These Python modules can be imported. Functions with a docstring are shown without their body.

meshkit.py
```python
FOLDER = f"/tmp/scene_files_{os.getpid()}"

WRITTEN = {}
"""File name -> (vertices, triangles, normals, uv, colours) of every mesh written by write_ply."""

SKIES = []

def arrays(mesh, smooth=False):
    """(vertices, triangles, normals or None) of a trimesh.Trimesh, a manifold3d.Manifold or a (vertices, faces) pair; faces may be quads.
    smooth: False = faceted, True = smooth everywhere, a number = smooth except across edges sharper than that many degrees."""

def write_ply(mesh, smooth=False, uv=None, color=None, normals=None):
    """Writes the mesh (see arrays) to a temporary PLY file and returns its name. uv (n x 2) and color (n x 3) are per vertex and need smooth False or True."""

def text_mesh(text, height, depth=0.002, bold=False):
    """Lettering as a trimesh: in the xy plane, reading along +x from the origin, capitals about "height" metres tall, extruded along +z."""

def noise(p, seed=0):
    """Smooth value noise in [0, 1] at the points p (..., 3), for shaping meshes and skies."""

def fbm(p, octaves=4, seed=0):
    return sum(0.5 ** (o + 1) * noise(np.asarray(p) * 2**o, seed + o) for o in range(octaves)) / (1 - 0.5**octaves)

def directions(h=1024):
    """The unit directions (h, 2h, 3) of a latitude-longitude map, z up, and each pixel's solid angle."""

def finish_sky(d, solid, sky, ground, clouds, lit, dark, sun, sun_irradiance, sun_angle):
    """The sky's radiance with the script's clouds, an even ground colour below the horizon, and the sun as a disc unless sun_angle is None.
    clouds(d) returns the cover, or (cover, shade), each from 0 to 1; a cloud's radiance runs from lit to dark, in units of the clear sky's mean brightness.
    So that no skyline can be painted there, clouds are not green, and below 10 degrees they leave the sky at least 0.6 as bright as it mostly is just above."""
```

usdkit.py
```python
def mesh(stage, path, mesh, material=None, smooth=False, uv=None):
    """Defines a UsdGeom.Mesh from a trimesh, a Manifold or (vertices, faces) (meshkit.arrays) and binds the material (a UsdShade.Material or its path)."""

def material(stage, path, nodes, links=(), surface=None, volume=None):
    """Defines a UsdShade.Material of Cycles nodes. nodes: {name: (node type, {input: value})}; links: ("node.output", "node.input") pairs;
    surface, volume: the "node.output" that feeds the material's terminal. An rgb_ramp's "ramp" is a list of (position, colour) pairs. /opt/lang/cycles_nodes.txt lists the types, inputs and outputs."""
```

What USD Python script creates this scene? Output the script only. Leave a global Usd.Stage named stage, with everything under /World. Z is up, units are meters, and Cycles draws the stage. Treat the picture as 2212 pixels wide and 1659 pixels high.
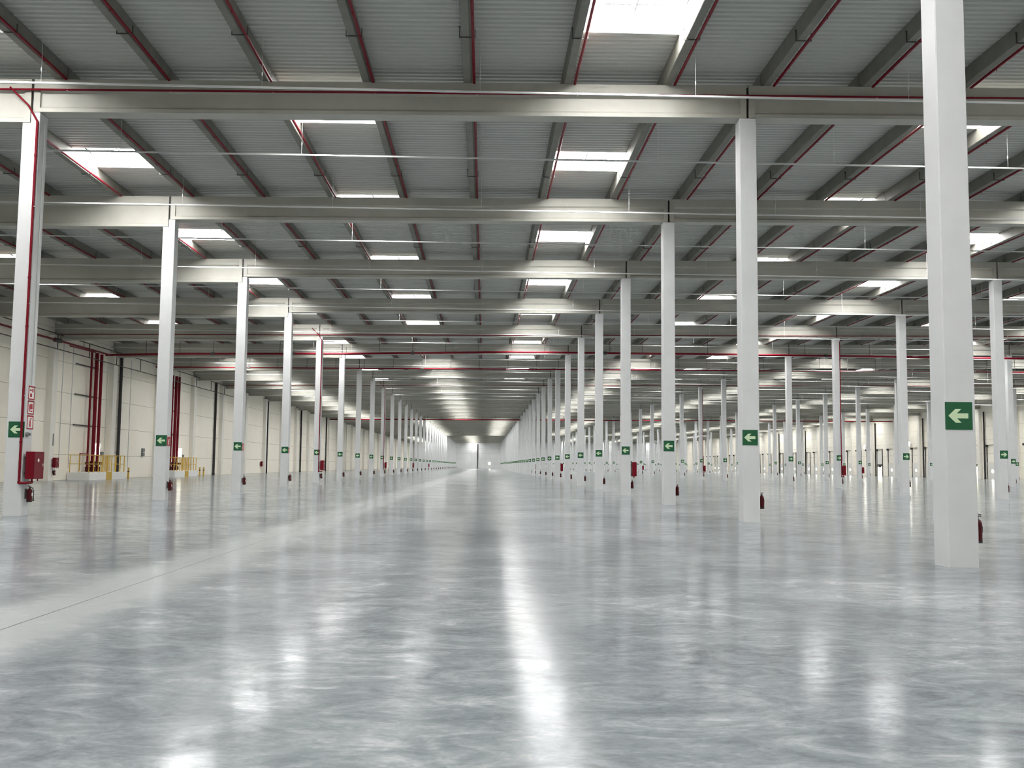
import math, random, re, numpy as np, trimesh, usdkit
from shapely.geometry import Polygon
from pxr import Usd, UsdGeom, UsdLux, UsdShade, Gf, Sdf

random.seed(7)
stage = Usd.Stage.CreateInMemory()
UsdGeom.SetStageUpAxis(stage, UsdGeom.Tokens.z)
UsdGeom.SetStageMetersPerUnit(stage, 1.0)
UsdGeom.Xform.Define(stage, '/World')

# ------------------------------------------------------------------ camera, light level, exposure
H_CAM, F_PX = 1.65, 2124.83
YAW, PITCH, ROLL = 0.0272, 0.0827, 0.0103
EXPOSURE = 1.92
LONG_PANE_POWER = 6.5
PANE_POWER = 14.5          # radiance of the daylit opal rooflight panes
def _axes(yaw, pitch, roll):
    cy, sy, cp, sp = math.cos(yaw), math.sin(yaw), math.cos(pitch), math.sin(pitch)
    F = np.array([sy*cp, cy*cp, sp]); R = np.array([cy, -sy, 0.0]); U = np.cross(R, F)
    return math.cos(roll)*R + math.sin(roll)*U, -math.sin(roll)*R + math.cos(roll)*U, F
_R, _U, _F = _axes(YAW, PITCH, ROLL)
cam = UsdGeom.Camera.Define(stage, '/World/camera')
cam.AddTransformOp().Set(Gf.Matrix4d(*_R, 0, *_U, 0, *(-_F), 0, 0, 0, H_CAM, 1))
cam.CreateHorizontalApertureAttr(36.0); cam.CreateVerticalApertureAttr(27.0)
cam.CreateFocalLengthAttr(36.0*F_PX/2212.0)
cam.CreateClippingRangeAttr(Gf.Vec2f(0.1, 3000.0))
cam.CreateExposureAttr(EXPOSURE)

# ------------------------------------------------------------------ the building's grid (metres)
S = 13.3275                       # frame spacing along the hall (+y)
def FY(k): return 16.9557 + (k-1)*S   # frame k; the nearest right-hand column stands in frame 1
K0, K1 = -1, 36                   # first and last frame
YB, YE = FY(-1)-6.0, FY(37)-0.3   # back wall behind the camera, far wall
XL, XR = -14.1194, 8.1724
W = XR-XL
XC, XD = XR+W-0.25, XR+2*W-0.25
XE = XD+W
XWL, XWR = -36.4, XE+W
CW, CD_ = 0.53, 0.553             # column width, depth
SL = 0.0117                       # roof fall across the hall
def ZT(x): return 13.60 + SL*x    # top of the beams = underside of the purlins
def ZS(x): return ZT(x)-1.04      # beam soffit
DK = 0.50                         # purlin depth
def ZD(x): return ZT(x)+DK        # underside of the roof deck
PX0, PS = -13.33, 3.162           # purlin lines
def PX(i): return PX0 + PS*i
I0, I1 = -7, 34
S_CELLS, B_CELLS = (-1, 5, 12, 19, 26, 33), (-5, 2, 9, 16, 23, 30)
S_OFF, B_OFF = (7.95, 10.45), (1.1, 4.85)
def swapped(k): return 7 <= k < 17 or k >= 27      # the two kinds trade places beyond every expansion joint
def cut(c, k): return S_OFF if (c in S_CELLS) != swapped(k) else B_OFF

# ------------------------------------------------------------------ helpers
def mat(name, nodes, links=(), surface='p.BSDF'):
    return usdkit.material(stage, '/World/Looks/'+name, nodes, links, surface=surface)
def plain(name, col, rough=0.5, metallic=0.0, spec=0.5, **kw):
    return mat(name, {'p': ('principled_bsdf', dict(base_color=col, roughness=rough, metallic=metallic, specular_ior_level=spec, **kw))})
def mottled(name, a, b, scale, rough=0.55, detail=5.0, stretch=(1, 1, 1), bump=0.0):
    n = {'g': ('geometry', {}), 'm': ('mapping', {'mapping_type': 'point', 'scale': stretch}),
         'n': ('noise_texture', {'scale': scale, 'detail': detail, 'roughness': 0.6}),
         'r': ('rgb_ramp', {'ramp': [(0.3, a), (0.7, b)]}),
         'p': ('principled_bsdf', {'roughness': rough})}
    l = [('g.position', 'm.vector'), ('m.vector', 'n.vector'), ('n.fac', 'r.fac'), ('r.color', 'p.base_color')]
    if bump:
        n['b'] = ('bump', {'strength': bump, 'distance': 0.01}); l += [('n.fac', 'b.height'), ('b.normal', 'p.normal')]
    return mat(name, n, l)
def glow(name, col, strength):
    return mat(name, {'e': ('emission', {'color': col, 'strength': strength})}, surface='e.emission')

M = {}
M['column'] = mottled('column_paint', (.585, .595, .60), (.63, .64, .64), 1.3, .5)
M['beam'] = mottled('beam_concrete', (.385, .378, .33), (.45, .443, .395), .8, .55)
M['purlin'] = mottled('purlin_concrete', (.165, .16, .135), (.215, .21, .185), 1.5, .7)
M['deck'] = plain('deck_coating', (.485, .49, .455), .45)
M['curb'] = plain('curb_white', (.85, .85, .84), .4)
M['bar'] = plain('glazing_bar', (.62, .63, .68), .4)
M['red'] = plain('red_pipe', (.17, .003, .012), .45, 0.0, .2)
M['redcab'] = plain('red_cabinet', (.15, .002, .010), .38, 0.0, .2)
M['redext'] = plain('red_extinguisher', (.065, .002, .005), .35, 0.0, .25)
M['black'] = plain('black_plastic', (.02, .02, .02), .45)
M['steel'] = plain('dark_steel', (.055, .05, .045), .5)
M['galv'] = plain('galvanised_steel', (.62, .63, .63), .4, .6)
M['trunk'] = plain('white_trunking', (.62, .63, .62), .4)
M['wall'] = mottled('wall_panel', (.90, .85, .735), (.94, .90, .80), .35, .6)
M['wallfar'] = mottled('wall_panel_grey', (.56, .57, .57), (.62, .63, .63), .3, .6)
M['joint'] = plain('joint_sealant', (.05, .05, .05), .7)
M['pilaster'] = mottled('pilaster_paint', (.80, .775, .71), (.85, .825, .76), 1.0, .55)
M['green'] = plain('sign_green', (.003, .088, .03), .45)
M['arrow'] = plain('sign_arrow', (.56, .70, .46), .5)
M['signred'] = plain('sign_red', (.42, .012, .02), .4)
M['signwhite'] = plain('sign_white', (.82, .82, .78), .4)
M['yellow'] = plain('yellow_paint', (.62, .40, .05), .45)
M['white'] = plain('white_plastic', (.84, .84, .82), .4)
M['greybox'] = plain('grey_box', (.16, .17, .17), .5)
M['door'] = plain('door_leaf', (.78, .77, .72), .4)
M['pane'] = glow('rooflight_pane', (1.0, .99, .975), PANE_POWER)
M['panelong'] = glow('long_rooflight_pane', (1.0, .985, .95), LONG_PANE_POWER)     # the long kind is set dimmer to weaken its streak on the floor
M['lamp'] = glow('lamp_face', (1.0, .98, .9), 5.0)
M['doorlight'] = glow('daylit_door_glass', (1.0, .98, .80), 1.5)
M['dayopening'] = glow('daylit_opening', (.95, 1.0, .62), 1.6)
M['daywarm'] = glow('daylit_opening_warm', (1.0, .95, .74), 1.8)

# polished concrete: cloudy grey, paler strips by the long joint are reflected sheen painted into the colour
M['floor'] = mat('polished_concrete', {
    'g': ('geometry', {}), 'm': ('mapping', {'mapping_type': 'point', 'scale': (.72, 1.15, 1.0)}),
    'big': ('noise_texture', {'scale': .24, 'detail': 4.0, 'roughness': .6, 'distortion': .6}),
    'mid': ('noise_texture', {'scale': 1.9, 'detail': 10.0, 'roughness': .66, 'distortion': 1.3}),
    'fine': ('noise_texture', {'scale': 13.0, 'detail': 6.0, 'roughness': .72, 'distortion': .8}),
    'a1': ('math', {'math_type': 'multiply_add', 'value2': .34, 'value3': 0.0}),
    'a2': ('math', {'math_type': 'multiply_add', 'value2': .46}),
    'a3': ('math', {'math_type': 'multiply_add', 'value2': .20}),
    'ramp': ('rgb_ramp', {'ramp': [(.35, (.082, .096, .106)), (.44, (.146, .164, .176)), (.51, (.212, .233, .246)), (.56, (.275, .295, .306)), (.63, (.41, .428, .437))]}),
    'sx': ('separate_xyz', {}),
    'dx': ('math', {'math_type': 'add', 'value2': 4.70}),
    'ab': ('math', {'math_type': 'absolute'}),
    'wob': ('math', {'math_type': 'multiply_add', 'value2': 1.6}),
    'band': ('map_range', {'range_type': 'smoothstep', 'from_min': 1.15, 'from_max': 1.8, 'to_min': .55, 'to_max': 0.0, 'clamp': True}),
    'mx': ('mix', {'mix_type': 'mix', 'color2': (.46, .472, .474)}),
    'rr': ('map_range', {'from_min': .35, 'from_max': .65, 'to_min': .185, 'to_max': .105, 'clamp': True}),
    'p': ('principled_bsdf', {'specular_ior_level': .5, 'ior': 1.125})},
    [('g.position', 'm.vector'), ('g.position', 'big.vector'), ('m.vector', 'mid.vector'), ('m.vector', 'fine.vector'),
     ('big.fac', 'a1.value1'), ('mid.fac', 'a2.value1'), ('a1.value', 'a2.value3'), ('fine.fac', 'a3.value1'), ('a2.value', 'a3.value3'),
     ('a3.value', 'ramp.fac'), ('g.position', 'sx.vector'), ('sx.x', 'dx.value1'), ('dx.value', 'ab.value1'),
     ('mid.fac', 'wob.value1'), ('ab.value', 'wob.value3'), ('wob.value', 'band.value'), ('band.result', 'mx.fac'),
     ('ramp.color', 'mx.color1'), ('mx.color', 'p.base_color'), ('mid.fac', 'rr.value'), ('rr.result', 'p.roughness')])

class MB:
    """Collects boxes, prisms and tubes into one mesh."""
    def __init__(s): s.v, s.f, s.n = [], [], 0
    def add(s, v, f):
        v, f = np.asarray(v, float), np.asarray(f, int)
        if f.shape[1] == 4: f = np.vstack([f[:, [0, 1, 2]], f[:, [0, 2, 3]]])
        s.v.append(v); s.f.append(f+s.n); s.n += len(v); return s
    def box(s, a, b, slope=0.0):
        """corners a, b; slope shears z by x."""
        (x0, y0, z0), (x1, y1, z1) = a, b
        v = np.array([[x, y, z] for z in (z0, z1) for y in (y0, y1) for x in (x0, x1)], float)
        v[:, 2] += slope*v[:, 0]
        return s.add(v, [[0, 2, 3, 1], [4, 5, 7, 6], [0, 1, 5, 4], [2, 6, 7, 3], [0, 4, 6, 2], [1, 3, 7, 5]])
    def prism(s, poly, p0, p1, u, w):
        """closed polygon (n,2) in the axes u,w swept from p0 to p1."""
        poly = np.asarray(poly, float); n = len(poly); u, w = np.asarray(u, float), np.asarray(w, float)
        a = np.asarray(p0, float)+poly[:, :1]*u+poly[:, 1:]*w; b = np.asarray(p1, float)+poly[:, :1]*u+poly[:, 1:]*w
        q = [[i, (i+1) % n, n+(i+1) % n, n+i] for i in range(n)]
        s.add(np.vstack([a, b]), q)
        from mapbox_earcut import triangulate_float64
        t = triangulate_float64(poly, np.array([n], np.uint32)).reshape(-1, 3).astype(int)
        s.add(a, t[:, ::-1]); s.add(b, t); return s
    def tube(s, p0, p1, r, n=8, r1=None):
        p0, p1 = np.asarray(p0, float), np.asarray(p1, float); d = p1-p0; d /= np.linalg.norm(d)
        u = np.cross(d, [0, 0, 1] if abs(d[2]) < .9 else [1, 0, 0]); u /= np.linalg.norm(u); w = np.cross(d, u)
        t = np.arange(n)*2*math.pi/n; ring = np.cos(t)[:, None]*u+np.sin(t)[:, None]*w
        r1 = r if r1 is None else r1
        s.add(np.vstack([p0+r*ring, p1+r1*ring]), [[i, (i+1) % n, n+(i+1) % n, n+i] for i in range(n)])
        s.add(np.vstack([p0+r*ring, p0]), [[(i+1) % n, i, n] for i in range(n)])
        s.add(np.vstack([p1+r1*ring, p1]), [[i, (i+1) % n, n] for i in range(n)])
        return s
    def path(s, pts, r, n=8):
        for a, b in zip(pts, pts[1:]): s.tube(a, b, r, n)
        for p in pts[1:-1]:
            m = trimesh.creation.icosphere(1, r); s.add(m.vertices+np.asarray(p, float), m.faces)
        return s
    def lathe(s, prof, c, n=14):
        """profile [(r,z)...] about the vertical through c."""
        c = np.asarray(c, float); t = np.arange(n)*2*math.pi/n
        v = np.vstack([np.c_[r*np.cos(t), r*np.sin(t), np.full(n, z)] for r, z in prof])+c
        q = [[j*n+i, j*n+(i+1) % n, (j+1)*n+(i+1) % n, (j+1)*n+i] for j in range(len(prof)-1) for i in range(n)]
        return s.add(v, q)
    def mesh(s): return np.vstack(s.v), np.vstack(s.f)

USED = {}
def numbered(parent, name):
    k = USED.get((parent, name), 0); USED[(parent, name)] = k+1
    return parent+'/'+(name if k == 0 else '%s_%03d' % (name, k))
def tag(prim, label=None, cat=None, group=None, kind=None):
    for key, val in (('label', label), ('category', cat), ('group', group), ('kind', kind)):
        if val: prim.SetCustomDataByKey(key, val)
    return prim
def thing(name, label, cat, loc=(0, 0, 0), group=None, rz=0.0):
    x = UsdGeom.Xform.Define(stage, numbered('/World', name)); x.AddTranslateOp().Set(Gf.Vec3d(*map(float, loc)))
    if rz: x.AddRotateZOp().Set(float(rz))
    return tag(x.GetPrim(), label, cat, group)
def struct(name):
    x = UsdGeom.Xform.Define(stage, '/World/'+name); return tag(x.GetPrim(), kind='structure')
def part(parent, name, mb, m, smooth=False, label=None, kind=None):
    p = usdkit.mesh(stage, numbered(str(parent.GetPath()), name), mb.mesh() if isinstance(mb, MB) else mb, M[m], smooth=smooth).GetPrim()
    return tag(p, label, None, None, kind)
def lone(name, mb, m, label, cat, group=None, smooth=False, kind=None):
    p = usdkit.mesh(stage, numbered('/World', name), mb.mesh(), M[m], smooth=smooth).GetPrim()
    return tag(p, label, cat, group, kind)
def copy(src, loc, label, group=None, rz=0.0):
    was = src.GetCustomData()
    t = thing(re.sub(r'_[0-9]{3,}$', '', src.GetName()), label, was['category'], loc, group or was.get('group'), rz)
    t.GetReferences().AddInternalReference(src.GetPath()); t.SetInstanceable(True)
    return t
class Kind:
    """Builds the first of a kind, then references it."""
    def __init__(s, build): s.build, s.first = build, None
    def put(s, loc, label, group=None, rz=0.0):
        if s.first is None:
            s.first = s.build(loc, label, group, rz); return s.first
        return copy(s.first, loc, label, group, rz)
ORD = ['zeroth', 'first', 'second', 'third', 'fourth', 'fifth', 'sixth', 'seventh', 'eighth', 'ninth', 'tenth', 'eleventh', 'twelfth', 'thirteenth', 'fourteenth', 'fifteenth', 'sixteenth', 'seventeenth', 'eighteenth', 'nineteenth', 'twentieth']
ORD += ['twenty-'+w for w in ORD[1:10]]+['thirtieth']; ORD += ['thirty-'+w for w in ORD[1:10]]+['fortieth']
def nth(k): return ORD[k]
def proj(p):
    """pixel of a world point and its depth, to leave out repeats that stand wholly outside the frame."""
    d = np.asarray(p, float)-[0, 0, H_CAM]; z = d@_F
    return (1106+F_PX*(d@_R)/z, 829.5-F_PX*(d@_U)/z, z) if z > .5 else (-1e6, -1e6, z)
def seen(pts, m=60):
    q = [proj(p) for p in pts]; q = [a for a in q if a[2] > .5]
    if not q: return False
    xs, ys = [a[0] for a in q], [a[1] for a in q]
    return max(xs) > -m and min(xs) < 2212+m and max(ys) > -m and min(ys) < 1659+m

# ------------------------------------------------------------------ floor
floor = struct('floor')
xe = [XWL-.6, XL-W/2+.2-.0, -4.70, -4.70+W, -4.70+2*W, -4.70+3*W, -4.70+4*W, XWR+.6]
xe[1] = -4.70-W
ye = [YB-.4]+[FY(k)+.02 for k in range(K0, K1+1)]+[YE+.4]
G = .009
mb = MB(); mb.box((xe[0], ye[0], -.3), (xe[-1], ye[-1], -.0025)); part(floor, 'joint_filler', mb, 'joint')
for i in range(len(xe)-1):
    for j in range(len(ye)-1):
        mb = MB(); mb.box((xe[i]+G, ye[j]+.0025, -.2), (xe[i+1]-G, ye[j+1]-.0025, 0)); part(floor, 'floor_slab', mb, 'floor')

# ------------------------------------------------------------------ roof deck, purlins
ceiling = struct('ceiling')
RIB = S/48
def deck_profile(y0, y1):
    pts = []
    n0, n1 = math.floor(y0/RIB)-1, math.ceil(y1/RIB)+1
    for n in range(n0, n1):
        for u, h in ((0, 0), (.42, 0), (.56, .055), (.86, .055)):
            pts.append(((n+u)*RIB, h))
    P = [(y0, float(np.interp(y0, [a for a, _ in pts], [b for _, b in pts])))]
    P += [p for p in pts if y0 < p[0] < y1]
    P += [(y1, float(np.interp(y1, [a for a, _ in pts], [b for _, b in pts])))]
    return np.array(P)
def deck_strip(mb, xa, xb, y0, y1):
    P = deck_profile(y0, y1); n = len(P)
    a = np.c_[np.full(n, xa), P[:, 0], ZD(xa)+P[:, 1]]; b = np.c_[np.full(n, xb), P[:, 0], ZD(xb)+P[:, 1]]
    mb.add(np.vstack([a, b]), [[i, i+1, n+i+1, n+i] for i in range(n-1)])
cuts = {}
for c in S_CELLS: cuts[c] = S_OFF
for c in B_CELLS: cuts[c] = B_OFF
def cell_span(c): return PX(c)+.16, PX(c+1)-.16
bays = [(k, FY(k), FY(k+1)) for k in range(K0, K1)]+[(K1, FY(K1), YE)]
bays = [(K0-1, YB, FY(K0))]+bays
for k, y0, y1 in bays:
    mb = MB(); x = XWL
    full = k >= K0
    for c in sorted(cuts) if full else []:
        xa, xb = cell_span(c)
        deck_strip(mb, x, xa, y0, y1)
        deck_strip(mb, xa, xb, y0, y0+cut(c, k)[0]); deck_strip(mb, xa, xb, y0+cut(c, k)[1], y1); x = xb
    deck_strip(mb, x, XWR, y0, y1)
    part(ceiling, 'roof_deck', mb, 'deck')
def purlin(mb, x, y0, y1):
    z = ZT(x)
    poly = [(-.115, 0), (-.10, -.0), (.10, 0), (.115, 0), (.12, .02), (.15, DK), (-.15, DK), (-.12, .02)]
    poly = [(-.105, 0), (.105, 0), (.12, .018), (.15, DK-.005), (-.15, DK-.005), (-.12, .018)]
    mb.prism(poly, (x, y0, z), (x, y1, z), (1, 0, 0), (0, 0, 1))
rest = MB(); shown = []
for k, y0, y1 in bays:
    for i in range(I0, I1+1):
        pts = [(PX(i), y, ZT(PX(i))) for y in np.linspace(y0, y1, 6)]
        if k <= 11 and seen(pts, 30) and len(shown) < 300:
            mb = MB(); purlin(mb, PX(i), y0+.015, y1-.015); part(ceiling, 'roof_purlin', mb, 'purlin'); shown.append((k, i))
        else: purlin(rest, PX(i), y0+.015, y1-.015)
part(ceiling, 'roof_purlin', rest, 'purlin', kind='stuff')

# ------------------------------------------------------------------ walls with their precast panels
ZJ = [0, 2.2, 4.87, 7.53, 10.17, 12.8]
def wall_side(name, x, sgn, m):
    w = struct(name)
    b = MB(); top = ZD(x)+.25
    b.box((x, YB-.4, -.05), (x+sgn*.25, YE+.4, top)); part(w, 'wall_backing', b, 'joint')
    for k, y0, y1 in bays:
        for a, z0 in enumerate(ZJ):
            z1 = ZJ[a+1] if a+1 < len(ZJ) else top
            p = MB(); p.box((x, y0+.012, z0+.012), (x-sgn*.035, y1-.012, z1-.012)); part(w, 'wall_panel', p, m)
    return w
wl = wall_side('wall_left', XWL, -1, 'wall')
wr = wall_side('wall_right', XWR, 1, 'wall')
def wall_end(name, y, sgn, m, nx):
    w = struct(name); b = MB(); b.box((XWL-.3, y, -.05), (XWR+.3, y+sgn*.25, ZD(XWR)+.4)); part(w, 'wall_backing', b, 'joint')
    xs = np.linspace(XWL, XWR, nx+1)
    xs += (XL-xs[np.argmin(abs(xs-XL))])*0
    for i in range(nx):
        for a, z0 in enumerate(ZJ):
            z1 = ZJ[a+1] if a+1 < len(ZJ) else ZD(XWL)-.05
            p = MB(); p.box((xs[i]+.012, y, z0+.012), (xs[i+1]-.012, y-sgn*.035, z1-.012)); part(w, 'wall_panel', p, m)
    return w
wall_end('wall_far', YE, 1, 'wallfar', 18)
wall_end('wall_back', YB, -1, 'wall', 18)

# ------------------------------------------------------------------ columns
ROWS = {'left': (XL, 'left of the aisle', 2), 'right': (XR, 'right of the aisle', 1),
        'second': (XC, 'in the second row right of the aisle', 4), 'third': (XD, 'in the third row right of the aisle', 7), 'fourth': (XE, 'in the fourth row right of the aisle', 10)}
def chamfer(w, d, c=.018):
    return [(-w/2+c, -d/2), (w/2-c, -d/2), (w/2, -d/2+c), (w/2, d/2-c), (w/2-c, d/2), (-w/2+c, d/2), (-w/2, d/2-c), (-w/2, -d/2+c)]
def column_kind(x, wall=0):
    zs = ZS(x)
    def build(loc, label, group, rz):
        t = thing('concrete_column' if not wall else 'wall_pilaster', label, 'column' if not wall else 'pilaster', loc, group)
        b = MB(); b.prism(chamfer(CW, CD_ if not wall else .95), (0, 0, 0), (0, 0, zs-.02-(.33 if x == XL else 0)), (1, 0, 0), (0, 1, 0)); part(t, 'shaft', b, 'column' if not wall else 'pilaster')
        if x == XL:    # stepped head: the wall-side beam is deeper
            b = MB(); b.prism(chamfer(CW/2+.01, CD_), (CW/4-.01, 0, zs-.35), (CW/4-.01, 0, zs-.02), (1, 0, 0), (0, 1, 0)); part(t, 'head_step', b, 'column')
        b = MB(); b.box((-.22 if x != XL else .01, -.2, zs-.02), (.22, .2, zs)); part(t, 'bearing_pad', b, 'black', label='black bearing pad under the beams')
        if not wall:
            b = MB(); b.box((-.03, -.17, zs), (.03, .17, ZT(x)-.03)); part(t, 'gap_shade', b, 'black', label='black box added to darken the gap between the beam ends')  # black box stands in for the shade in the open gap
        return t
    return Kind(build)
COLS = {}
for row, (x, words, k0) in ROWS.items():
    kd = column_kind(x)
    for k in range(k0, K1+1):
        n = k-k0+1
        far = n > 20
        lab = ('white square concrete column, %s from the camera, %s' % ('nearest' if n == 1 else nth(n), words)) if not far else \
              'slim distant white column in the crowded far end %s' % words
        COLS[row, k] = kd.put((x, FY(k), 0), lab, 'distant columns of the row %s' % words if far else None)
for row, ks in (('left', (0, 1)), ('right', (0,)), ('second', (1, 2, 3))):   # the frames just outside the picture
    for k in ks:
        x, words, k0 = ROWS[row]
        copy(COLS[row, k0], (x, FY(k), 0), 'white concrete column beside or behind the camera, %s' % words, 'columns beside and behind the camera, row %s' % words)
for side, x in (('left', XWL+.265), ('right', XWR-.265)):
    kd = column_kind(x, 1); n = 0
    for k in range(0, K1+1):
        vis = seen([(x, FY(k), z) for z in (0, 6, 12)], 5)
        n += vis
        if side == 'right' and k < 6: continue
        lab = ('cream concrete pilaster on the %s wall, %s one in view' % (side, nth(n))) if vis and n <= 30 else \
              ('cream pilaster far along the %s wall of the hall' % side if vis else 'cream pilaster on the %s wall outside the picture' % side)
        kd.put((x, FY(k)-(.8 if side == 'left' else 0), 0), lab, None if vis and n <= 30 else ('far pilasters of the %s wall' % side if vis else 'pilasters of the %s wall out of view' % side))

# ------------------------------------------------------------------ beams
def beam_profile(h):
    """half-I section seen from the end: (y, z below the top)."""
    f = [(-.275, 0), (-.275, -.35), (-.20, -.42), (-.20, -(h-.19)), (-.275, -(h-.115)), (-.275, -h)]
    return f+[(-y, z) for y, z in f[::-1]]
BAYX = [('wall', XWL+.02, XL, 'from the left wall to the left columns'), ('aisle', XL, XR, 'across the wide central aisle'),
        ('second', XR, XC, 'across the bay right of the aisle'), ('third', XC, XD, 'across the second bay right of the aisle'), ('fourth', XD, XE, 'across the third bay right of the aisle'), ('dock', XE, XWR-.02, 'along the dock wall')]
for nm, xa, xb, words in BAYX:
    h = 1.37 if nm == 'wall' else 1.04
    xa, xb = xa+.04, xb-.04
    def build(loc, label, group, rz, h=h, xa=xa, xb=xb):
        t = thing('roof_beam', label, 'beam', loc, group)
        b = MB(); b.prism(beam_profile(h), (xa+.2, 0, ZT(xa+.2)), (xb-.2, 0, ZT(xb-.2)), (0, 1, 0), (0, 0, 1)); part(t, 'girder', b, 'beam')
        for q0, q1 in ((xa, xa+.2), (xb-.2, xb)):
            b = MB(); b.prism([(-.268, 0), (.268, 0), (.268, -h), (-.268, -h)], (q0, 0, ZT(q0)), (q1, 0, ZT(q1)), (0, 1, 0), (0, 0, 1)); part(t, 'end_block', b, 'beam')
        return t
    kd = Kind(build); n = 0
    for k in range(K0, K1+1):
        vis = seen([(x, FY(k)-.3, ZT(x)-.5) for x in np.linspace(xa, xb, 12)], 0)
        n += vis
        kd.put((0, FY(k), 0), ('pale concrete roof beam %s, %s from camera' % (words, 'nearest' if n == 1 else nth(n)) if vis and n <= 16 else
               ('distant pale roof beam %s, a thin band far away' % words if vis else 'roof beam %s behind or beside the camera' % words)),
               None if vis and n <= 16 else ('distant beams %s' % words if vis else 'unseen beams %s' % words))

# ------------------------------------------------------------------ rooflights
def roof_kind(c, off):
    xa, xb = cell_span(c); xm = (xa+xb)/2
    def build(loc, label, group, rz):
        t = thing('rooflight', label, 'skylight', loc, group)
        z0, z1 = ZD(xm)-.0, ZD(xm)+.34
        L = off[1]-off[0]; w = xb-xa
        e = .03
        for nm_, a, b_ in (('curb', (-w/2-e, -e, z0-.02), (-w/2, L+e, z1)), ('curb', (w/2, -e, z0-.02), (w/2+e, L+e, z1)), ('curb', (-w/2, -e, z0-.005), (w/2, 0, z1)), ('curb', (-w/2, L, z0-.005), (w/2, L+e, z1))):
            q = MB(); q.box(a, b_); part(t, nm_, q, 'curb')
        q = MB(); n = 8
        ys = np.linspace(0, L, n+1); zz = z1+.08*np.sin(np.pi*ys/L)-.02
        v = np.vstack([np.c_[np.full(n+1, -w/2), ys, zz], np.c_[np.full(n+1, w/2), ys, zz]])
        q.add(v, [[i, n+1+i, n+2+i, i+1] for i in range(n)]); part(t, 'pane', q, 'pane' if off == S_OFF else 'panelong', label='opal pane lit by the daylight')
        q = MB(); q.box((-.03, 0, z1-.10), (.03, L, z1-.05)); part(t, 'glazing_bar', q, 'bar')
        q = MB(); q.box((-w/2, L/2-.03, z1-.09), (w/2, L/2+.03, z1-.05)); part(t, 'glazing_bar', q, 'bar')
        q = MB(); q.box((-w/2, L-.07, z1-.16), (w/2, L, z1-.04)); part(t, 'head_rail', q, 'bar')
        return t
    return Kind(build), xm
CELLW = {-5: 'beyond the left column row', 2: 'over the left half of the aisle', 9: 'just right of the right-hand column row', 16: 'two bays right of the aisle', 23: 'three bays right of the aisle', 30: 'towards the dock wall',
         -1: 'beside the left column row', 5: 'over the right half of the aisle', 12: 'right of the aisle, mid bay', 19: 'far right of the aisle', 26: 'very far right of the aisle', 33: 'along the dock wall'}
rest_c, rest_p, rest_l, rest_b = MB(), MB(), MB(), MB()      # rooflights too far, or outside the frame, to tell apart
def roof_rest(c, k):
    xa, xb = cell_span(c); w = xb-xa; z0 = ZD((xa+xb)/2); z1 = z0+.34; y0, y1 = FY(k)+cut(c, k)[0], FY(k)+cut(c, k)[1]; e = .03
    for a, b_ in (((xa-e, y0-e, z0-.02), (xa, y1+e, z1)), ((xb, y0-e, z0-.02), (xb+e, y1+e, z1)), ((xa, y0-e, z0), (xb, y0, z1)), ((xa, y1, z0), (xb, y1+e, z1))): rest_c.box(a, b_)
    (rest_p if cut(c, k) == S_OFF else rest_l).add([[xa, y0, z1], [xa, y1, z1], [xb, y1, z1], [xb, y0, z1]], [[0, 1, 2, 3]])
    xm = (xa+xb)/2; rest_b.box((xm-.03, y0, z1-.10), (xm+.03, y1, z1-.05))
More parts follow.
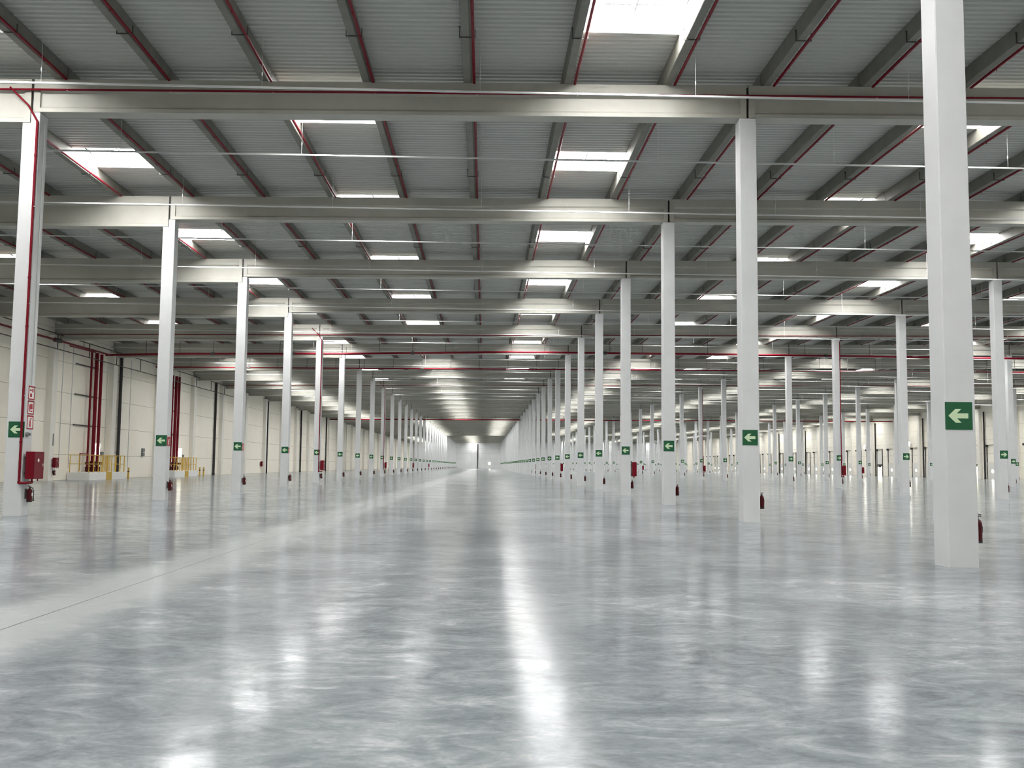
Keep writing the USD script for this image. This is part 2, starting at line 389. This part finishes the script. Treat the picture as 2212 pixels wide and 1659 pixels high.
for c in S_CELLS+B_CELLS:
    kds = {False: roof_kind(c, cut(c, 1)), True: roof_kind(c, cut(c, 8))}; xm = kds[False][1]; n = 0
    for k in range(K0, K1+1):
        kd = kds[swapped(k)][0]; y = FY(k)+cut(c, k)[0]; L = cut(c, k)[1]-cut(c, k)[0]
        vis = seen([(xm+d, y+q, ZD(xm)) for d in (-1.4, 1.4) for q in (0, L)], 0); n += vis
        if not vis or n > 22: roof_rest(c, k); continue
        kd.put((xm, y, 0), 'bright white rooflight %s, %s from the camera' % (CELLW[c], 'nearest' if n == 1 else nth(n)), 'rooflights %s' % CELLW[c])
t = thing('rooflight', 'rows of tiny rooflights at the far end of the hall roof', 'skylight'); tag(t, kind='stuff')
part(t, 'curb', rest_c, 'curb', kind='stuff'); part(t, 'pane', rest_p, 'pane', kind='stuff'); part(t, 'pane', rest_l, 'panelong', kind='stuff'); part(t, 'glazing_bar', rest_b, 'bar', kind='stuff')

# ------------------------------------------------------------------ sprinkler pipes along the purlins
def sprinkler_kind(x):
    def build(loc, label, group, rz):
        t = thing('sprinkler_pipe', label, 'sprinkler pipe', loc, group)
        b = MB(); b.tube((.215, .05, .015), (.215, S-.05, .015), .045, 8); part(t, 'pipe', b, 'red', smooth=40)
        for y in (3.0, 9.7):
            b = MB()
            b.box((-.15, y-.015, -.03), (.25, y+.015, -.005)); b.box((-.17, y-.015, -.03), (-.148, y+.015, .30)); b.box((.265, y-.015, -.03), (.285, y+.015, .22)); b.box((-.19, y-.015, .28), (-.12, y+.015, .3))
            part(t, 'hanger', b, 'steel')
        for y in (1.6, 4.9, 8.2, 11.5):
            b = MB(); b.tube((.215, y, -.02), (.215, y, -.085), .014, 6, .009); part(t, 'sprinkler_head', b, 'red')
        return t
    return Kind(build)
np_ = 0
def side_word(i):
    x = PX(i)
    if i <= -1: return '%s purlin left of the left columns' % nth(-i)
    if i <= 7: return '%s purlin of the aisle' % nth(i+1)
    return '%s purlin right of the right columns' % nth(i-7)
spk = Kind(None)
for k in range(0, 10):
    for i in range(I0+1, I1+1):
        if (k, i) not in shown: continue
        if np_ >= 290: continue
        if spk.first is None: spk.build = sprinkler_kind(0)[0] if False else sprinkler_kind(0).build
        spk.put((PX(i), FY(k), ZT(PX(i))), 'red sprinkler pipe under the %s, %s roof bay' % (side_word(i), nth(k+1)))
        np_ += 1

# ------------------------------------------------------------------ suspended white trunking lines
for k in range(0, 12):
    for off in (3.85, 10.95):
        if k == 0 and off < 6: continue
        y = FY(k)+off+(S if k == 0 else 0)*0
        if k == 0: continue
        xa, xb, zt = XWL+.6, XWR-.6, 12.5
        if k == 1 and off < 6: continue
        t = thing('lighting_trunking', 'thin white suspended trunking %s the %s beam line, crossing the hall' % (('just in front of', nth(k)) if off > 6 else ('mid-bay behind', nth(k-1))), 'trunking', (0, y, 0))
        b = MB(); b.box((xa, -.026, zt-.026), (xb, .026, zt+.026)); part(t, 'trunking', b, 'trunk')
        for i in range(I0+1, I1, 2):
            x = PX(i)+.42
            if not seen([(x, y, 13.0)], 5): continue
            b = MB(); b.tube((x, 0, zt+.02), (x, 0, ZD(x)), .006, 4); b.tube((x, 0, zt+.35), (x, 0, zt+.45), .02, 6); part(t, 'suspension_wire', b, 'trunk')

# ------------------------------------------------------------------ exit-direction signs on the columns
def arrow_poly(h):
    """left-pointing escape arrow with swept barbs, in a unit square of half-size 1, scaled by h."""
    p = [(-.90, 0), (-.28, .56), (.22, .56), (-.18, .20), (.80, .20), (.80, -.20), (-.18, -.20), (.22, -.56), (-.28, -.56)]
    return [(x*h*.86, y*h*.9) for x, y in p]
def sign_kind(flip):
    def build(loc, label, group, rz):
        t = thing('exit_sign', label, 'exit sign', loc, group)
        a = .237
        b = MB(); b.box((-a, -.006, -a), (a, 0, a)); part(t, 'board', b, 'green')
        poly = [(-x if flip else x, z) for x, z in arrow_poly(a)]
        if flip: poly = poly[::-1]
        b = MB(); b.prism(poly, (0, -.009, 0), (0, -.004, 0), (1, 0, 0), (0, 0, 1)); part(t, 'arrow', b, 'arrow')
        b = MB()
        return t
    return Kind(build)
sk = {False: sign_kind(False), True: sign_kind(True)}
SIGN_Z = 2.58
for (row, k) in list(COLS):
    x, words, k0 = ROWS[row]; n = k-k0+1
    flip = row in ('second', 'third', 'fourth'); far = n > 12
    dx = {'left': .04, 'right': -.03, 'second': .06, 'third': .06, 'fourth': .06}[row]
    lab = ('green sign with pale %s-pointing arrow, %s column %s' % ('right' if flip else 'left', 'nearest' if n == 1 else nth(n), words)) if not far else \
          'tiny green arrow sign on a distant column %s' % words
    sk[flip].put((x+dx, FY(k)-CD_/2-.001, SIGN_Z), lab, 'distant green signs of the row %s' % words if far else None)

# ------------------------------------------------------------------ extinguishers on the right side of the columns
def ext_build(loc, label, group, rz):
    t = thing('fire_extinguisher', label, 'fire extinguisher', loc, group)
    b = MB(); b.lathe([(0, 0), (.07, 0), (.078, .012), (.078, .33), (.066, .375), (.03, .405), (.022, .42), (0, .42)], (.125, 0, 0), 14); part(t, 'cylinder', b, 'redext', smooth=40)
    b = MB(); b.lathe([(0, .0), (.079, .0), (.0795, .045), (0, .045)], (.125, 0, -.002), 14); part(t, 'base_ring', b, 'black', smooth=40)
    b = MB(); b.tube((.125, 0, .41), (.125, 0, .46), .022, 8); b.box((.10, -.10, .455), (.15, .03, .472)); b.box((.108, -.11, .485), (.142, .02, .497)); part(t, 'valve', b, 'black')
    b = MB(); b.path([(.125, .03, .445), (.17, .09, .42), (.20, .09, .33), (.205, .085, .12)], .013, 6); b.tube((.205, .085, .13), (.205, .085, .03), .016, 6, .026); part(t, 'hose', b, 'black')
    b = MB(); b.box((0, -.03, .30), (.05, .03, .36)); b.box((0, -.05, .10), (.03, .05, .40)); part(t, 'wall_bracket', b, 'steel')
    b = MB(); b.box((.2028, -.035, .18), (.2045, .035, .28)); part(t, 'data_label', b, 'signwhite')
    return t
exk = Kind(ext_build)
for (row, k) in list(COLS):
    x, words, k0 = ROWS[row]; n = k-k0+1; far = n > 20
    yy = FY(k)+.02
    lab = ('red fire extinguisher low on the %s column %s' % ('nearest' if n == 1 else nth(n), words)) if not far else \
          'tiny red extinguisher on a distant column %s' % words
    exk.put((x+CW/2, yy, .40), lab, 'distant extinguishers of the row %s' % words if far else None)

# ------------------------------------------------------------------ hose cabinets
def cab_build(loc, label, group, rz):
    t = thing('hose_cabinet', label, 'fire hose cabinet', loc, group)
    b = MB(); b.box((.09, -.33, 0), (.33, .33, .82)); part(t, 'case', b, 'redcab')
    b = MB(); b.box((.332, -.32, .01), (.347, .32, .81)); d = part(t, 'door', b, 'redcab')
    b = MB(); m = trimesh.creation.cylinder(.055, .006, sections=16); m.apply_transform(trimesh.transformations.rotation_matrix(math.pi/2, [0, 1, 0])); b.add(m.vertices+[.35, -.05, .56], m.faces); part(d, 'round_sticker', b, 'signwhite')
    b = MB(); b.box((.347, .22, .38), (.362, .26, .46)); part(d, 'handle', b, 'galv')
    for z in (.15, .62):
        b = MB(); b.box((0, -.20, z), (.09, .20, z+.05)); part(t, 'mount_rail', b, 'steel')
    b = MB(); b.path([(.20, -.10, 0), (.20, -.10, -.09)], .025, 8); b.tube((.27, .12, 0), (.27, .12, -.07), .02, 8); part(t, 'pipe_stub', b, 'red')
    return t
ck = Kind(cab_build)
CABS = [('left', k) for k in (2, 6, 10, 14, 18)]+[('right', k) for k in (4, 8, 12, 16)]+[('second', k) for k in (6, 10, 14)]+[('third', k) for k in (10, 14)]+[('fourth', 12)]
for row, k in CABS:
    x, words, k0 = ROWS[row]
    ck.put((x+CW/2, FY(k)+.06, 1.10), 'red fire hose cabinet on the %s column %s' % ('nearest' if k == k0 else nth(k-k0+1), words))

# risers feeding the cabinets
for row, k in (('left', 2), ('left', 6), ('left', 10), ('second', 6), ('second', 10)):
    x, words, k0 = ROWS[row]
    t = thing('hose_riser', 'red riser pipe on the %s column %s' % ('nearest' if k == k0 else nth(k-k0+1), words), 'pipe', (x, FY(k), 0))
    px_, py_ = (.215, -CD_/2-.055)
    b = MB(); b.path([(px_, py_, ZS(x)-.32), (px_, py_, .98), (px_+.20, py_, .98), (.465, -.04, .99), (.465, -.04, 1.05)], .038, 8); part(t, 'pipe', b, 'red', smooth=40)
    for z in (11, 7.2, 5.7, 2.2, 1.0):
        b = MB(); b.tube((px_, py_, z-.035), (px_, py_, z+.035), .046, 10); part(t, 'coupling', b, 'red', smooth=40)
    for z in (9.4, 6.4, 3.6):
        b = MB(); b.box((px_-.05, py_-.02, z-.015), (px_+.05, -CD_/2, z+.015)); part(t, 'pipe_clamp', b, 'galv')
    if row == 'left':
        b = MB(); b.path([(px_, py_, ZS(x)-.32), (-.05, py_-.06, ZS(x)+.16), (-.62, py_-.10, ZT(x)-.33)], .03, 8); part(t, 'branch_pipe', b, 'red', smooth=40)
        lone('cable_conduit', MB().tube((x+CW/2+.02, FY(k)+.04, 3.95), (x+CW/2+.02, FY(k)+.04, ZS(x)-.3), .012, 6), 'galv', 'thin grey cable conduit on the right side of the %s column left of the aisle' % ('nearest' if k == k0 else nth(k-k0+1)), 'conduit')
# long horizontal pipes along the beams of the frames with risers
for k, dz, words in ((2, -.36, 'nearest beam line'), (6, -.90, 'fifth beam line'), (10, -.90, 'ninth beam line')):
    t = thing('hydrant_pipe', 'thin red pipe running the full width along the %s' % words, 'pipe', (0, FY(k)-.36, 0))
    b = MB(); b.prism([(.034*math.cos(a), .034*math.sin(a)) for a in np.arange(8)*math.pi/4], (XWL+.5, 0, ZT(XWL)+dz), (XWR-.5, 0, ZT(XWR)+dz), (0, 1, 0), (0, 0, 1)); part(t, 'pipe', b, 'red', smooth=40)
    for i in range(I0+1, I1):
        x = PX(i)+.3; b = MB(); b.box((x-.012, -.02, ZT(x)+dz-.04), (x+.012, .08, ZT(x)+dz+.04)); part(t, 'pipe_clip', b, 'galv')

# ------------------------------------------------------------------ red sprinkler mains across the hall
def main_pipe(y, words, pts, r):
    t = thing('sprinkler_main', words, 'pipe', (0, y, 0))
    b = MB(); b.path([(x, 0, z) for x, z in pts], r, 10); part(t, 'pipe', b, 'red', smooth=40)
    for i in range(I0+1, I1):
        x = PX(i)
        if not seen([(x, y, 12.5)], 20): continue
        z = float(np.interp(x, [p[0] for p in pts], [p[1] for p in pts]))
        b = MB(); b.tube((x, 0, z+r*.6), (x, 0, ZT(x)+.02), .022, 6); part(t, 'hanger_rod', b, 'steel')
    for x in (-26.0, -18.4, -7.0, 11.5, 33.0):
        z = float(np.interp(x, [p[0] for p in pts], [p[1] for p in pts]))
        b = MB(); b.tube((x-.16, 0, z), (x+.16, 0, z), r*1.6, 10); part(t, 'valve_flange', b, 'steel')
main_pipe(94.0, 'thick dark red sprinkler main hung across the whole hall, the nearest one', [(-36.1, 11.72), (-28.6, 11.95), (-13.2, 12.16), (2.3, 12.52), (24.7, 12.58), (51, 12.55), (96, 12.8)], .095)
main_pipe(108.3, 'thin dark red sprinkler main, second one down the hall', [(-36.1, 12.0), (0, 12.25), (96, 12.9)], .07)
main_pipe(229.0, 'dark red sprinkler main far down the hall, the third one', [(-36.1, 11.9), (0, 12.2), (96, 12.9)], .12)
# along the left wall to the riser station
t = thing('wall_pipe', 'dark red pipe running along the top of the left wall to the risers', 'pipe', (XWL+.66, 0, 0))
b = MB(); b.path([(0, 60, 11.55), (0, 82.4, 11.68), (0, 94.0, 11.74)], .085, 8); b.path([(.25, 84.5, 11.45), (.25, 90, 11.52)], .06, 8); part(t, 'pipe', b, 'red', smooth=40)
for y in (66, 72, 78, 83.5, 88):
    b = MB(); b.tube((0, y, 11.7), (0, y, 13.05), .025, 6); part(t, 'hanger_rod', b, 'steel')
b = MB(); b.tube((0, 82.0, 11.66), (0, 83.2, 11.68), .17, 10); part(t, 'valve_flange', b, 'steel')
t = thing('cable_ladder', 'dark cable ladder high along the left wall', 'cable ladder', (XWL+.76, 0, 0))
for z in (10.9, 12.15):
    b = MB(); b.box((-.05, 55, z), (.05, 140, z+.06)); part(t, 'rail', b, 'steel')
for y in np.arange(56, 140, 6.6):
    b = MB(); b.box((-.04, y, 10.9), (.02, y+.05, 12.2)); part(t, 'bracket', b, 'steel')

# ------------------------------------------------------------------ nearest left column: pictogram signs, sounder
xf = XL+CW/2
picts = []
for j, (nm_, z) in enumerate((('alarm button', 3.71), ('fire hose', 3.26), ('extinguisher', 2.81))):
    t = thing('fire_sign', 'red and white %s pictogram sign on the nearest left column, %s of three' % (nm_, ('top', 'middle', 'bottom')[j]), 'fire sign', (xf, FY(2)+.08, z))
    b = MB(); b.box((0, -.21, -.21), (.005, .21, .21)); part(t, 'board', b, 'signwhite')
    b = MB()
    for a, c in (((-.21, -.21), (-.165, .21)), ((.165, -.21), (.21, .21)), ((-.21, .165), (.21, .21)), ((-.21, -.21), (.21, -.175))): b.box((.004, a[0], a[1]), (.008, c[0], c[1]))
    part(t, 'border', b, 'signred')
    b = MB()
    if j == 0: b.box((.004, -.09, -.13), (.008, .03, -.02)); b.box((.004, .04, .02), (.008, .12, .13)); b.box((.004, -.12, .06), (.008, .02, .10))
    if j == 1: b.add(*(lambda m: (m.vertices+[.006, .03, .03], m.faces))(trimesh.creation.box((.004, .16, .16)))); b.box((.004, -.11, -.13), (.008, -.06, .09)); b.box((.004, -.02, -.13), (.008, .11, -.09))
    if j == 2: b.box((.004, -.05, -.14), (.008, .04, .06)); b.box((.004, -.02, .06), (.008, .01, .11)); b.box((.004, -.02, .10), (.008, .11, .125))
    part(t, 'pictogram', b, 'signred')
for k in (3, 4, 5):
    t = thing('fire_sign', 'single red extinguisher pictogram sign on the %s column left of the aisle' % nth(k-1), 'fire sign', (xf, FY(k), 2.55))
    b = MB(); b.box((0, -.2, -.2), (.005, .2, .2)); part(t, 'board', b, 'signred')
    b = MB(); b.box((.004, -.05, -.14), (.008, .04, .06)); b.box((.004, -.02, .06), (.008, .11, .09)); part(t, 'pictogram', b, 'signwhite')
t = thing('alarm_sounder', 'small grey round alarm sounder beside the sign on the nearest left column', 'alarm', (xf, FY(2)-.12, 2.44))
b = MB(); b.tube((0, 0, 0), (.07, 0, 0), .075, 16, .06); part(t, 'body', b, 'greybox', smooth=40)
b = MB(); b.box((0, .10, -.03), (.05, .18, .04)); part(t, 'junction_box', b, 'black')

# ------------------------------------------------------------------ left wall equipment
RPIPES = tuple(188.4+26.655*j for j in range(7))
def rain_pipe(x, y, z1, label, dx):
    t = thing('rain_downpipe', label, 'downpipe', (x, y, 0))
    b = MB(); b.tube((0, 0, 0), (0, 0, z1), .15, 10); part(t, 'pipe', b, 'black', smooth=40)
    for z in (2.5, 6.0, 9.5):
        b = MB(); b.box((min(0, dx), -.17, z), (max(0, dx), .17, z+.05)); part(t, 'pipe_clip', b, 'steel')
    b = MB(); b.tube((0, 0, 0), (0, 0, .25), .18, 10); part(t, 'shoe', b, 'black', smooth=40)
for j, y in enumerate((98.35, 133.0, 164.9, 195, 226, 258)):
    rain_pipe(XWL+.24, y, 12.4, 'black rainwater downpipe on the left wall, %s from the camera' % ('nearest' if j == 0 else nth(j+1)), -.2)
for j, y in enumerate(RPIPES):
    rain_pipe(XWR-.24, y, 13.0, 'dark rainwater downpipe on the right dock wall, %s from the camera' % ('nearest' if j == 0 else nth(j+1)), .2)

def station(y0, words, gl=5.3):
    X = XWL+.04
    t = thing('riser_station', 'three red sprinkler risers standing on the left wall, %s' % words, 'sprinkler riser', (X, y0, 0))
    for j, (dy, r) in enumerate(((3.1, .09), (4.3, .165), (5.4, .14))):
        b = MB(); b.path([(.45, dy, .7), (.45, dy, 11.6)], r, 10); p = part(t, 'riser_pipe', b, 'red', smooth=40)
        b = MB(); b.tube((.45, dy, .72), (.45, dy, 1.15), r*1.9, 10); b.tube((.45, dy-.22, 1.45), (.45, dy+.22, 1.45), r*1.5, 10); b.tube((.45, dy, 1.45), (.85, dy, 1.45), r*.9, 8); b.tube((.85, dy, 1.32), (.85, dy, 1.58), .17, 10); part(p, 'alarm_valve', b, 'redext', smooth=40)
    for z in (10.27, 7.57, 4.86):
        b = MB(); b.box((.0, .7, z-.05), (.12, 5.7, z+.05)); part(t, 'pipe_bracket', b, 'steel')
    b = MB(); b.path([(.45, 1.4, 2.3), (.45, 3.1, 2.3)], .05, 8); b.path([(.45, 1.4, 2.3), (.45, 1.4, .8)], .05, 8); part(t, 'test_pipe', b, 'red', smooth=40)
    # yellow guard rail on a pale kerb
    g = thing('guard_cage', 'yellow tubular guard cage on a pale kerb around the risers, %s' % words, 'guard rail', (X, y0, 0))
    b = MB(); b.box((.05, -.2, 0), (2.0, 8.6, .66)); part(g, 'kerb', b, 'white')
    b = MB(); b.box((2.001, 3.6, 0), (2.01, 5.0, .66)); part(g, 'kerb_panel', b, 'yellow')
    for y in np.linspace(0, 8.4, 9):
        b = MB(); b.tube((1.85, y, .66), (1.85, y, 2.2), .045, 6); part(g, 'post', b, 'yellow')
    for y in (0, 8.4):
        for x in (.2, 1.0):
            b = MB(); b.tube((x, y, .66), (x, y, 2.2), .035, 6); part(g, 'post', b, 'yellow')
    for z in (1.4, 2.18):
        b = MB(); b.path([(.1, 0, z), (1.85, 0, z), (1.85, 8.4, z), (.1, 8.4, z)], .035, 6); part(g, 'rail', b, 'yellow')
    for k_ in range(9):
        b = MB(); y = 2.6+.28*k_; b.tube((1.85, y, .7), (1.85, y, 2.1), .03, 6); part(g, 'mesh_bar', b, 'yellow')
    q = thing('lit_panel', 'bright glowing upright panel on the left wall above the guard cage, %s' % words, 'illuminated panel', (X+.12, y0+gl, 2.2))
    b = MB(); b.box((-.12, -.04, -.04), (.0, 1.49, 1.12)); part(q, 'case', b, 'white')
    b = MB(); b.box((0, 0, 0), (.012, 1.45, 1.08)); part(q, 'light_face', b, 'doorlight')
    b = MB(); b.box((-.1, 1.9, -.05), (.05, 2.3, .35)); part(q, 'control_box', b, 'greybox')
station(87.2, 'nearer set'); station(110.8, 'second set', 6.9)
for y in (85.3, 87.3, 95.3, 96.2, 101.6, 109.9):
    lone('wall_conduit', MB().tube((XWL+.06, y, 1.0), (XWL+.06, y, 12.0), .03, 6), 'galv', 'thin grey vertical conduit on the left wall', 'conduit', 'conduits on the left wall')
# small hose cabinet and extinguisher on the first visible pilaster, boxes and bollards on the wall
ck.put((XWL+.53, FY(6)-.45, 1.10), 'small red hose cabinet on the nearest pilaster of the left wall')
exk.put((XWL+.53, FY(6)-.45, .45), 'red extinguisher under the small cabinet on the nearest left wall pilaster')
ck.put((XWL+.035, FY(12)-2.2, 1.10), 'small red hose cabinet far along the left wall')
lone('notice_plate', MB().box((XWL+.53, FY(6)-.75, 2.9), (XWL+.545, FY(6)-.55, 3.9)), 'greybox', 'narrow dark notice plate on the nearest pilaster of the left wall', 'sign')
t = thing('switch_box', 'dark grey twin switch box on the left wall left of a pilaster', 'switch box', (XWL+.035, 105.9, 2.25))
b = MB(); b.box((0, -.35, 0), (.14, .35, .38)); part(t, 'box', b, 'greybox'); b = MB(); b.box((0, -.35, .44), (.14, .35, .82)); part(t, 'box', b, 'greybox')
for j, y in enumerate((99.6, 124.3, 126.0)):
    t = thing('bollard', ('yellow bollard beside the nearest black downpipe on the left wall' if j == 0 else 'yellow bollard past the second riser set, %s' % ('nearer' if j == 1 else 'farther')), 'bollard', (XWL+.9, y, 0))
    b = MB(); b.lathe([(.09, 0), (.09, .98), (.06, 1.04), (0, 1.05)], (0, 0, 0), 12); part(t, 'post', b, 'yellow', smooth=40)
    b = MB(); b.tube((0, 0, .6), (0, 0, .72), .093, 12); part(t, 'band', b, 'black', smooth=40)

# ------------------------------------------------------------------ right wall: dock doors, lamps
def dock_build(open_):
    def build(loc, label, group, rz):
        t = thing('dock_door', label, 'dock door', loc, group)
        z0 = 2.85 if open_ else .0
        n = 5
        for j in range(n):
            h = 3.2/n
            b = MB(); b.box((-.09, -1.45, z0+j*h+.01), (-.04, 1.45, z0+(j+1)*h-.01)); part(t, 'leaf_panel', b, 'door')
        for y in (-1.56, 1.56):
            b = MB(); b.box((-.16, y-.06, 0), (-.005, y+.06, 6.6)); part(t, 'track', b, 'steel')
        b = MB(); b.box((-.16, -1.6, 6.5), (-.06, 1.6, 6.58)); part(t, 'head_shaft', b, 'steel')
        b = MB(); b.box((-.42, 1.25, 6.2), (-.05, 1.75, 6.6)); part(t, 'motor', b, 'black')
        if not open_:
            for y in (-.35,):
                b = MB(); m = trimesh.creation.cylinder(.34, .02, sections=16); m.apply_scale((1, 1.3, 1)); m.apply_transform(trimesh.transformations.rotation_matrix(math.pi/2, [0, 1, 0])); b.add(m.vertices+[-.095, y, 1.5], m.faces); part(t, 'door_window', b, 'lamp', label='small bright oval window')
        else:
            b = MB(); b.box((-.05, -1.42, .02), (-.04, .1, 2.3)); part(t, 'daylit_opening', b, 'daywarm' if open_ == 2 else 'dayopening')
            b = MB(); b.box((-.05, .1, .02), (-.04, 1.42, 2.2)); part(t, 'daylit_opening', b, 'daywarm')
            b = MB(); b.prism([(-1.4, 2.85), (1.4, 2.85), (.5, 2.15), (-.6, 2.15)], (-.12, 0, 0), (-.055, 0, 0), (0, 1, 0), (0, 0, 1)); part(t, 'shelter_flap', b, 'black')
        return t
    return Kind(build)
dk, dk1, dk2 = dock_build(0), dock_build(1), dock_build(2)
DOORS = [FY(k)+o for k in range(9, 34) for o in (2.6, 9.2)]
nd = 0
for y in DOORS:
    if abs(y-FY(14)-2.6) < .1: dk1.put((XWR-.04, y, 0), 'open dock door with daylight under the raised leaf, right of the nearest big column'); continue
    if abs(y-FY(17)-9.2) < .1: dk2.put((XWR-.04, y, 0), 'open dock door flooded with warm daylight, farther along the right wall'); continue
    vis = seen([(XWR, y, 2)], 0); nd += vis
    dk.put((XWR-.04, y, 0), 'closed pale dock door with dark tracks, %s one in view along the right wall' % nth(nd) if vis and nd <= 12 else ('distant closed dock door far along the right wall' if vis else 'closed dock door on the right wall outside the picture'),
           None if vis and nd <= 12 else ('distant dock doors' if vis else 'dock doors out of view'))
for y, z, words in ((248.0, 7.3, 'left one'), (221.6, 7.45, 'right one')):
    t = thing('dock_lamp', 'round glaring white lamp on the right wall, the %s of two' % words, 'lamp', (XWR-.5, y, z))
    b = MB(); b.tube((.12, 0, 0), (.455, 0, 0), .06, 8); part(t, 'arm', b, 'steel')
    b = MB(); b.tube((0, 0, 0), (.16, 0, 0), .62, 20, .35); part(t, 'housing', b, 'white', smooth=40)
    b = MB(); m = trimesh.creation.icosphere(2, .55); m.apply_scale((.3, 1, 1)); b.add(m.vertices+[-.02, 0, 0], m.faces); part(t, 'light_face', b, 'lamp', smooth=True)

# ------------------------------------------------------------------ far wall: downpipe and lit doorway
rain = thing('rain_downpipe', 'dark downpipe on the middle of the far end wall', 'downpipe', (-3.4, YE-.3, 0))
b = MB(); b.tube((0, 0, 0), (0, 0, 12.2), .25, 8); part(rain, 'pipe', b, 'steel', smooth=40)
t = thing('exit_door', 'grey door with a bright lit panel in the far end wall', 'door', (2.6, YE-.10, 0))
b = MB(); b.box((-.8, -.05, 0), (.8, .05, 2.3)); part(t, 'leaf', b, 'wallfar')
b = MB(); b.box((-.55, -.12, 1.9), (.55, -.05, 3.1)); part(t, 'light_face', b, 'doorlight', label='bright lit panel')
